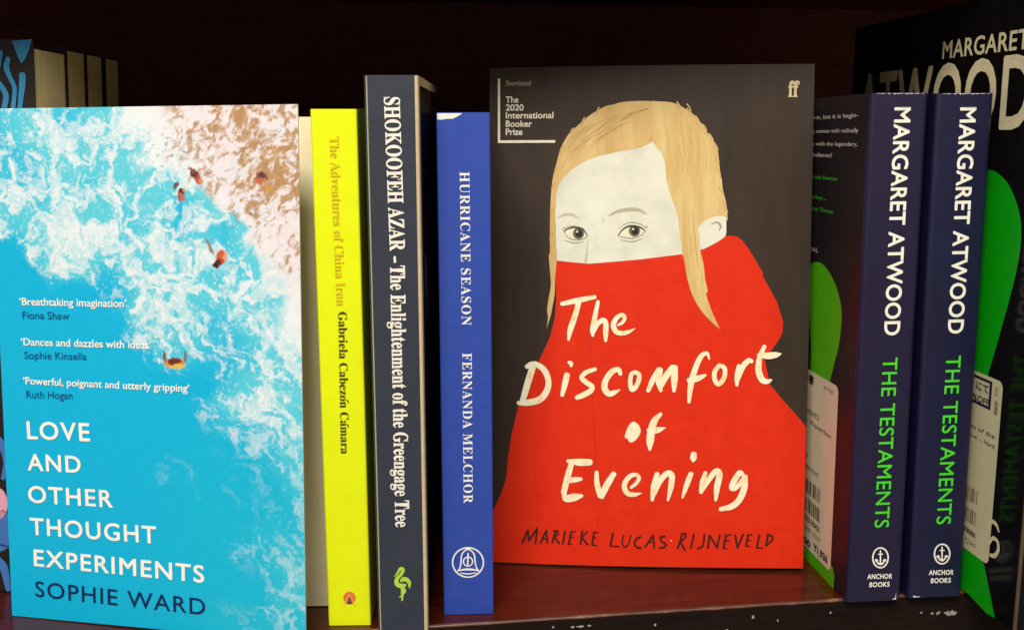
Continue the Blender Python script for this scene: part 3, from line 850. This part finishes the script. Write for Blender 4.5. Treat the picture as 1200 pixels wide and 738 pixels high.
fc.poly('title_brush', [zo(p) for p in [(262, 278), (300, 288), (345, 325), (372, 385), (368, 440), (340, 495), (290, 550), (240, 578), (205, 560), (190, 525), (148, 508), (150, 465), (180, 380), (215, 315)]], BRUSH, 0.0003, smooth=4)
zA, zB = Z(605, 605, 7.5), Z(755, 605, 7.5)
DK = ink((70, 26, 20))
au = [
 (zA, [[(55, 220), (105, 110)], [(105, 112), (112, 200)], [(112, 200), (185, 95)], [(185, 95), (170, 225)], [(215, 220), (265, 110)], [(265, 110), (275, 215)], [(230, 185), (275, 180)],
       [(345, 110), (318, 215)], [(330, 112), (365, 115), (360, 145), (330, 165)], [(332, 165), (380, 220)], [(430, 115), (410, 222)], [(485, 115), (460, 225)], [(485, 118), (520, 118)], [(475, 165), (505, 165)], [(460, 225), (490, 228)],
       [(580, 110), (565, 225)], [(625, 115), (575, 165)], [(575, 165), (630, 230)], [(685, 120), (665, 230)], [(685, 122), (720, 122)], [(677, 170), (700, 170)], [(665, 230), (705, 235)],
       [(850, 130), (825, 240)], [(825, 242), (905, 245)], [(940, 150), (930, 215), (952, 248), (985, 220), (1005, 150)], [(1095, 160), (1055, 178), (1037, 222), (1060, 253), (1095, 258)]]),
 (zB, [[(5, 250), (75, 150)], [(75, 150), (85, 255)], [(25, 210), (80, 205)], [(180, 160), (138, 165), (150, 200), (185, 225), (175, 250), (130, 258)],
       [(330, 135), (290, 265)], [(320, 140), (358, 137), (350, 175), (310, 205)], [(310, 205), (355, 280)], [(432, 140), (405, 262)], [(525, 145), (510, 240), (465, 265)], [(570, 150), (555, 265)], [(570, 150), (635, 260)], [(635, 260), (660, 150)],
       [(715, 150), (690, 265)], [(715, 152), (760, 150)], [(700, 205), (740, 200)], [(690, 265), (720, 270)], [(795, 150), (815, 265)], [(815, 265), (865, 145)], [(910, 150), (890, 250)], [(910, 150), (945, 150)], [(900, 200), (930, 198)], [(890, 250), (925, 252)],
       [(1010, 150), (985, 265)], [(985, 265), (1040, 268)], [(1085, 150), (1065, 245)], [(1075, 150), (1120, 165), (1120, 200), (1065, 248)]])]
for tf, ss in au:
    fc.strokes('author_name', [(s, ([17] * len(s) if abs(s[0][0] - s[-1][0]) < abs(s[0][1] - s[-1][1]) else [12] * len(s))) for s in ss], DK, 0.00025, tf=tf, step=0.000004, cap=4)
fc.strokes('author_name', [([(230, 195), (235, 197)], 12)], ink((250, 200, 150)), 0.00025, tf=zB)

# ------------------------------------------------------------------ turquoise paperback, face out, front cover flared open
w, h = 0.1246, 0.1990
MA = pose(-0.1994, 0.3918, -11.6, 4.0, -0.5, w, h)
tq = thing('book', 'turquoise paperback with aerial surf photograph, front cover flared open, at the left end', 'book', MA)

def vnoise(x, y, seed):
    rs = np.random.RandomState(seed)
    tb_ = rs.rand(256, 256)
    xi, yi = np.floor(x).astype(int), np.floor(y).astype(int)
    fx, fy = x - xi, y - yi
    fx, fy = fx * fx * (3 - 2 * fx), fy * fy * (3 - 2 * fy)
    g = lambda a, b: tb_[a % 256, b % 256]
    return (g(xi, yi) * (1 - fx) + g(xi + 1, yi) * fx) * (1 - fy) + (g(xi, yi + 1) * (1 - fx) + g(xi + 1, yi + 1) * fx) * fy
def fbm(x, y, seed, octs=5, gain=0.55):
    s, a, t_ = 0, 1.0, 0
    for i in range(octs):
        s = s + a * vnoise(x, y, seed + i); t_ += a
        a *= gain; x, y = x * 2.03 + 11.3, y * 2.03 + 5.7
    return s / t_
def ridged(x, y, seed, octs=4):
    s, a, t_ = 0, 1.0, 0
    for i in range(octs):
        s = s + a * (1 - np.abs(2 * vnoise(x, y, seed + i) - 1)); t_ += a
        a *= 0.6; x, y = x * 2.1 + 3.1, y * 2.1 + 7.9
    return s / t_
FOAM = """46435799999999
36644679999999
33666789999999
44564566799999
54575456259999
47897645253999
06876777753699
00553366554489
00001266665579
00000157633679
00000056532468
00000003332357
00000000003556
00000000025556
00000000013345
00000000001234
00000001110124
00000011111113
00000000000112
00000000001222
00000000001223
00000000000123
00000000000023
00000000011122
00000000011122""".split()
SAND = """00000000344654
00000000434445
00000000225558
00000000033567
00000000002444
00000000000243
00000000000015
00000000000002""".split()
def bilerp(rows, gx, gy, nrows=25):
    A = np.zeros((nrows, 14))
    for i, r_ in enumerate(rows):
        A[i] = [int(c) for c in r_]
    A /= 9.0
    gx, gy = np.clip(gx, 0, 12.999), np.clip(gy, 0, nrows - 1.001)
    xi, yi = gx.astype(int), gy.astype(int)
    fx, fy = gx - xi, gy - yi
    return (A[yi, xi] * (1 - fx) + A[yi, xi + 1] * fx) * (1 - fy) + (A[yi + 1, xi] * (1 - fx) + A[yi + 1, xi + 1] * fx) * fy
def sstep(a, b, x):
    t_ = np.clip((x - a) / (b - a), 0, 1)
    return t_ * t_ * (3 - 2 * t_)
NX, NZ = 400, 620
U, Vv = np.meshgrid(np.linspace(0, 1, NX), np.linspace(0, 1, NZ))      # Vv from top
X, Y = U * 362 - 12, 125 + Vv * 615                                     # the photograph's own scale of the printed picture
wx = (fbm(X / 26, Y / 26, 3) - 0.5) * 46
wy = (fbm(X / 26, Y / 26, 13) - 0.5) * 46
gx, gy = (X + wx * 0.7) / 25 - 0.5, (Y - 125 + wy * 0.7) / 25 - 0.5
dens = bilerp(FOAM, gx, gy)
sand = bilerp(SAND, gx, gy)
# below the break the foam is drawn out along the wave's slope
lower = sstep(330, 400, Y)
rx, ry = (X * 0.62 + Y * 0.78), (Y * 0.62 - X * 0.78)
va = 0.50 * ridged((X + wx) / 25, (Y + wy) / 25, 21) + 0.34 * fbm((X + wx * 0.7) / 13, (Y + wy * 0.7) / 13, 41, 3, 0.6) + 0.16 * fbm((X + wx) / 5, (Y + wy) / 5, 45, 3)
vb = 0.50 * ridged((rx + wx) / 34, (ry + wy) / 15, 25) + 0.34 * fbm((rx + wx * 0.7) / 17, (ry + wy * 0.7) / 8, 47, 3, 0.6) + 0.16 * fbm((X + wx) / 4, (Y + wy) / 4, 49, 3)
val = va * (1 - lower) + vb * lower
rank = val.ravel().argsort().argsort().reshape(val.shape) / val.size
vein = ridged((X + wx * 1.3) / 11, (Y + wy * 1.3) / 11, 311, 3)
fine = fbm((X + wx) / 4.2, (Y + wy) / 4.2, 331, 3, 0.7)
f0 = sstep(-0.30, 0.30, rank - (1 - dens * 0.82))
foam = f0 * (0.62 + 0.38 * sstep(0.40, 0.62, fine)) + 0.42 * sstep(0.80, 0.95, vein) * sstep(0.15, 0.5, dens)
foam = np.clip(foam, 0, 1) * sstep(0.02, 0.22, dens)
speck = sstep(0.72, 0.80, fbm(X / 3.1, Y / 3.1, 341, 2)) * sstep(0.08, 0.3, dens) * (1 - f0)
foam = np.clip(foam + 0.45 * speck, 0, 1)
foam = foam * 0.92 * (1 - 0.5 * sstep(450, 560, Y))
haze_f = np.clip(dens * 0.55, 0, 1) * sstep(0.1, 0.6, dens)
def C(*c):
    return np.array(lin(c))
deep, light, pale = C(0, 180, 224), C(64, 206, 222), C(172, 230, 230)
white, pink = C(238, 241, 242), C(240, 226, 228)
green = sstep(0.3, 1.0, Vv) * sstep(0.2, 1.0, U)
tone = fbm(X / 60, Y / 60, 71)[..., None]
col = deep * (1 - 0.0) + np.zeros(X.shape + (3,))
col = col * (1 - (0.55 * green + 0.25 * (tone[..., 0] - 0.5))[..., None].clip(0, 1)) + C(22, 190, 206) * (0.55 * green + 0.25 * (tone[..., 0] - 0.5))[..., None].clip(0, 1)
near = sstep(0.05, 0.6, dens)
col = col * (1 - 0.75 * near[..., None]) + light * 0.75 * near[..., None]
col = col * (1 - haze_f[..., None] * 0.5) + pale * haze_f[..., None] * 0.5
shore = sstep(-30, 60, (X - 175) - (Y - 130) * 0.75)[..., None] * sstep(0.5, 0.95, dens)[..., None]
fcol = white * (1 - shore) + pink * shore
col = col * (1 - foam[..., None]) + fcol * foam[..., None]
solid = sstep(0.82, 1.0, dens)[..., None]
col = col * (1 - solid * 0.8) + fcol * solid * 0.8
ax, ay = (X * 0.8 + Y * 0.6), (Y * 0.8 - X * 0.6)
sv = 0.62 * fbm((ax + wx * 0.5) / 4.2, (ay + wy * 0.5) / 7, 91, 4, 0.68) + 0.38 * fbm((ax + wx) / 15, (ay + wy) / 22, 97, 3)
srank = sv.ravel().argsort().argsort().reshape(sv.shape) / sv.size
sd = sstep(-0.30, 0.36, srank - (1 - sand * 0.72))[..., None] * sstep(0.05, 0.3, sand)[..., None]
och = C(206, 152, 58) * (1 - srank[..., None]) + C(172, 118, 24) * srank[..., None]
och = och * (1 - 0.45 * sstep(0.55, 0.75, fbm(X / 6, Y / 6, 55))[..., None]) + C(146, 96, 30) * 0.45 * sstep(0.55, 0.75, fbm(X / 6, Y / 6, 55))[..., None]
col = col * (1 - sd * 0.86) + och * sd * 0.86
gs = sstep(0.66, 0.78, fbm(X / 5, Y / 4, 155, 3)) * np.exp(-(((X - 205) / 40) ** 2 + ((Y - 180) / 26) ** 2))
gs = gs + sstep(0.62, 0.76, fbm(X / 5, Y / 4, 165, 3)) * np.exp(-(((X - 300) / 30) ** 2 + ((Y - 250) / 26) ** 2)) * 0.8
col = col * (1 - 0.7 * gs[..., None].clip(0, 1)) + C(110, 80, 92) * 0.7 * gs[..., None].clip(0, 1)
def blob(x, y, rx, ry, ang, c, soft=0.22):
    global col
    ca, sa = math.cos(ang), math.sin(ang)
    dx_, dy_ = X - x, Y - y
    dx_ = dx_ + (fbm(X / 4, Y / 4, 501, 2) - 0.5) * 3.0
    dy_ = dy_ + (fbm(X / 4, Y / 4, 511, 2) - 0.5) * 3.0
    q = np.sqrt(((dx_ * ca + dy_ * sa) / rx) ** 2 + ((-dx_ * sa + dy_ * ca) / ry) ** 2)
    m_ = 1 - sstep(1 - soft, 1 + soft, q)
    col = col * (1 - m_[..., None]) + C(*c) * m_[..., None]
for b in [(235, 205, 4.5, 8.5, -0.5, (176, 84, 60)), (231, 200, 4.4, 4.0, 0, (92, 44, 42)), (239, 208, 2.2, 3.6, 0, (220, 140, 110)), (229, 197, 1.6, 4.5, -0.8, (150, 80, 64)), (216, 225, 4, 7, -0.2, (190, 108, 84)), (217, 220, 3.8, 3.2, 0, (84, 48, 44)), (213.6, 228, 1.6, 4, 0.1, (150, 82, 70)), (219.5, 219, 1.8, 2, 0, (214, 140, 110)), (210, 214, 2.2, 5, 0.5, (110, 84, 76)),
          (308, 203, 5, 4.2, 0, (104, 58, 54)), (306, 209, 4.4, 4.4, 0.3, (196, 104, 78)), (303, 204, 1.4, 3.6, 0.6, (150, 90, 70)), (313, 205, 1.3, 3.4, -0.5, (120, 70, 60)), (316, 217, 5, 3, 0.3, (206, 150, 70)),
          (260, 294, 5, 8, 0.35, (206, 92, 48)), (265, 295, 2.6, 6, 0.3, (226, 160, 130)), (257, 301, 5, 3.6, -0.4, (84, 38, 30)), (262, 299, 2.4, 3, 0, (180, 70, 46)), (248, 283, 2.0, 10, -0.45, (150, 128, 112)), (254, 304, 4, 3, 0, (70, 34, 30)),
          (203, 418, 12, 6, -0.1, (222, 150, 60)), (203, 416, 8, 4.5, -0.1, (112, 44, 34)), (206, 421.5, 9, 3, -0.15, (232, 186, 84)), (191, 411, 2, 7, -0.15, (128, 96, 70)), (215.5, 410, 2, 7, 0.1, (128, 110, 86))]:
    blob(*b)
col = col * (1 + 0.10 * (fbm(X / 3, Y / 3, 201, 2)[..., None] - 0.5))

# front panel: a thin board, its outer face carrying the picture
TH = 0.0006
t = NT('surf_photo_print')
at = t.n('ShaderNodeVertexColor'); at.layer_name = 'print'
t.l(at.outputs['Color'], t.b.inputs['Base Color'])
t.bump(t.noise(1500, 2), 0.08, 0.00005)
t.set(0.36, 0.45)
me = bpy.data.meshes.new('front_cover')
xs, zs_ = U * w, (1 - Vv) * h
vv = np.stack([xs, np.zeros_like(xs), zs_], -1).reshape(-1, 3)
idx = np.arange(NX * NZ).reshape(NZ, NX)
q = np.stack([idx[1:, :-1], idx[1:, 1:], idx[:-1, 1:], idx[:-1, :-1]], -1).reshape(-1, 4)
nb = len(vv)
back = np.array([(0, TH, 0), (w, TH, 0), (w, TH, h), (0, TH, h)])
edge_q = [(idx[-1, 0], nb, nb + 1, idx[-1, -1]), (idx[-1, -1], nb + 1, nb + 2, idx[0, -1]), (idx[0, -1], nb + 2, nb + 3, idx[0, 0]), (idx[0, 0], nb + 3, nb, idx[-1, 0]), (nb, nb + 3, nb + 2, nb + 1)]
me.from_pydata(np.vstack([vv, back]).tolist(), [], q.tolist() + [tuple(int(i) for i in e_) for e_ in edge_q])
ca_ = me.color_attributes.new('print', 'FLOAT_COLOR', 'POINT')
cc = np.ones((nb + 4, 4), np.float32)
cc[:nb, :3] = np.clip(col.reshape(-1, 3) * 0.82, 0, 0.84)
cc[nb:, :3] = (0.6, 0.56, 0.5)
ca_.data.foreach_set('color', cc.ravel())
me.materials.append(t.m)
fcv = link(bpy.data.objects.new('front_cover', me), tq)

fa = Face(MA, 'front', 0, fcv)
TW = ink((252, 248, 236)); TN = ink((6, 86, 142)); TD = ink((16, 38, 92))
for s, a, b, t_, m_, bo in [
    ('‘Breathtaking imagination’', (23.4, 357.2), (148.5, 359.9), (23.4, 348.8), TW, 0.015), ('Fiona Shaw', (27, 373.1), (81.6, 374.2), (27, 364.8), TN, 0.004),
    ('‘Dances and dazzles with ideas’', (25.2, 404.3), (177.6, 408.5), (25.2, 395.9), TW, 0.015), ('Sophie Kinsella', (29.1, 419.9), (102, 421.6), (29.1, 411.6), TN, 0.004),
    ('‘Powerful, poignant and utterly gripping’', (27.6, 449.6), (222.6, 458.9), (27.6, 441.4), TW, 0.015), ('Ruth Hogan', (31.5, 465.8), (85.5, 467.4), (31.5, 457.5), TN, 0.004)]:
    fa.text('quote_line', s, a, b, t_, m_, bold=bo)
for s, a, b, t_ in [('LOVE', (32.5, 513.6), (105.9, 516.4), (32.5, 493.6)), ('AND', (33.2, 550.3), (95.4, 553.4), (33.2, 531.6)), ('OTHER', (33.9, 588), (132.8, 593.9), (33.9, 569.0)),
                    ('THOUGHT', (36, 625.4), (183.9, 636.2), (36, 606.4)), ('EXPERIMENTS', (40.2, 662.1), (239.8, 682), (40.2, 643.4))]:
    fa.text('title_line', s, a, b, t_, TW, bold=0.017, space=1.14)
fa.text('author_name', 'SOPHIE WARD', (41.9, 698.1), (240.8, 719.8), (41.9, 680.1), TD, bold=0.004, space=1.12)

# the block of pages stands square behind the flared cover
MK = pose(-0.1985, 0.3942, 2.5, 4.4, 0, 0.125, 0.197)
REL = MA.inverted() @ MK
def in_rel(vf):
    return [REL @ Vector(p) for p in vf[0]], vf[1]
mesh_obj('pages', *in_rel(box(0.0008, 0.1240, 0.0004, 0.0135, 0.0003, 0.1962)), card('page_paper', (240, 226, 186), 0.75, 0.2, 0.02), tq)
mesh_obj('cover', *in_rel(prism([(0.0, 0.0), (0.0006, 0.0), (0.0006, 0.0137), (0.1246, 0.0137), (0.1246, 0.0143), (0.0, 0.0143)], 0, 0.197)), card('turquoise_card', (0, 160, 205), 0.4), tq)

# ------------------------------------------------------------------ books behind, at the back left
wK, hK, tK = 0.137, 0.2252, 0.0240
KX, KY, KYAW = -0.3262, 0.4285, -7.5
MKb = pose(KX, KY, KYAW, 2.2, 1.0, wK, hK)
kb = thing('book', 'black hardback patterned with blue wavy shapes, peeping out behind the turquoise cover', 'book', MKb)
def case_book(root, w, h, t_, mat, page_c, over=0.0022, bd=0.0004):
    c = [(0, 0), (w, 0), (w, bd), (bd, bd), (bd, t_ - bd), (w, t_ - bd), (w, t_), (0, t_)]
    mesh_obj('cover', *prism(c, 0, h), mat, root)
    mesh_obj('pages', *box(bd + 0.0001, w - over * 0.5, bd + 0.0001, t_ - bd - 0.0001, over, h - over * 1.5), page_mat('page_edges', page_c, 1), root)
case_book(kb, wK, hK, tK, card('black_cloth', (34, 28, 28), 0.5, 0.35, 0.15), (240, 222, 164))
fk = Face(MKb, 'front', 0, kb)
zy = Z(0, 30, 6)
BLU = ink((58, 142, 190)); PNK = ink((240, 170, 190)); BL2 = ink((70, 120, 190))
fk.poly('painted_shape', [zy(p) for p in [(82, 110), (225, 98), (205, 170), (178, 235), (152, 268), (128, 225), (100, 150)]], BLU)
fk.strokes('painted_wave', [([(160, 350), (158, 420), (150, 500), (140, 600), (130, 700)], [50, 48, 40, 34, 34]), ([(58, 235), (48, 300), (75, 370), (105, 440), (100, 530), (90, 620)], [36, 44, 36, 34, 34, 36]),
                             ([(5, 190), (0, 240), (-10, 300)], [40, 34, 30]), ([(-20, 390), (20, 440), (45, 500), (30, 590), (10, 650)], [40, 40, 44, 40, 36])], BLU, tf=zy)
fk.poly('painted_shape', disc((-3, 590), 12, 19), PNK)
fk.poly('painted_shape', [(-30, 620), (2, 598), (14, 606), (12, 640), (-20, 655)], BL2, smooth=3)
fk.strokes('painted_wave', [([(-6, 510), (2, 520), (8, 540), (4, 560)], [8, 9, 8, 5])], BL2)
fk.strokes('painted_wave', [([(-2, 655), (5, 665), (10, 690)], [8, 10, 6])], BL2)
GK = 'pale-edged books standing behind the patterned black book'
specs = [(0.0234, 0.2232, 0.0148, 'beige-edged book directly behind the patterned black book', (226, 200, 136)),
         (0.0390, 0.2226, 0.0135, 'dim beige-edged book second behind the patterned black book, between two others', (222, 194, 130)),
         (0.0545, 0.2220, 0.0125, 'hindmost dim-edged book in the row behind the patterned black book', (222, 192, 130))]
for (off, h_, t_, lab, pc) in specs:
    w_ = 0.137
    Mx = pose(KX - math.sin(rad(KYAW)) * off, KY + math.cos(rad(KYAW)) * off, KYAW, 2.2, 1.0, w_, h_)
    o = thing('book', lab, 'book', Mx, GK)
    face_book(o, w_, h_, t_, card('dark_card', (26, 22, 20), 0.5, 0.35, 0.1), pc, 0.0004, 0.0)
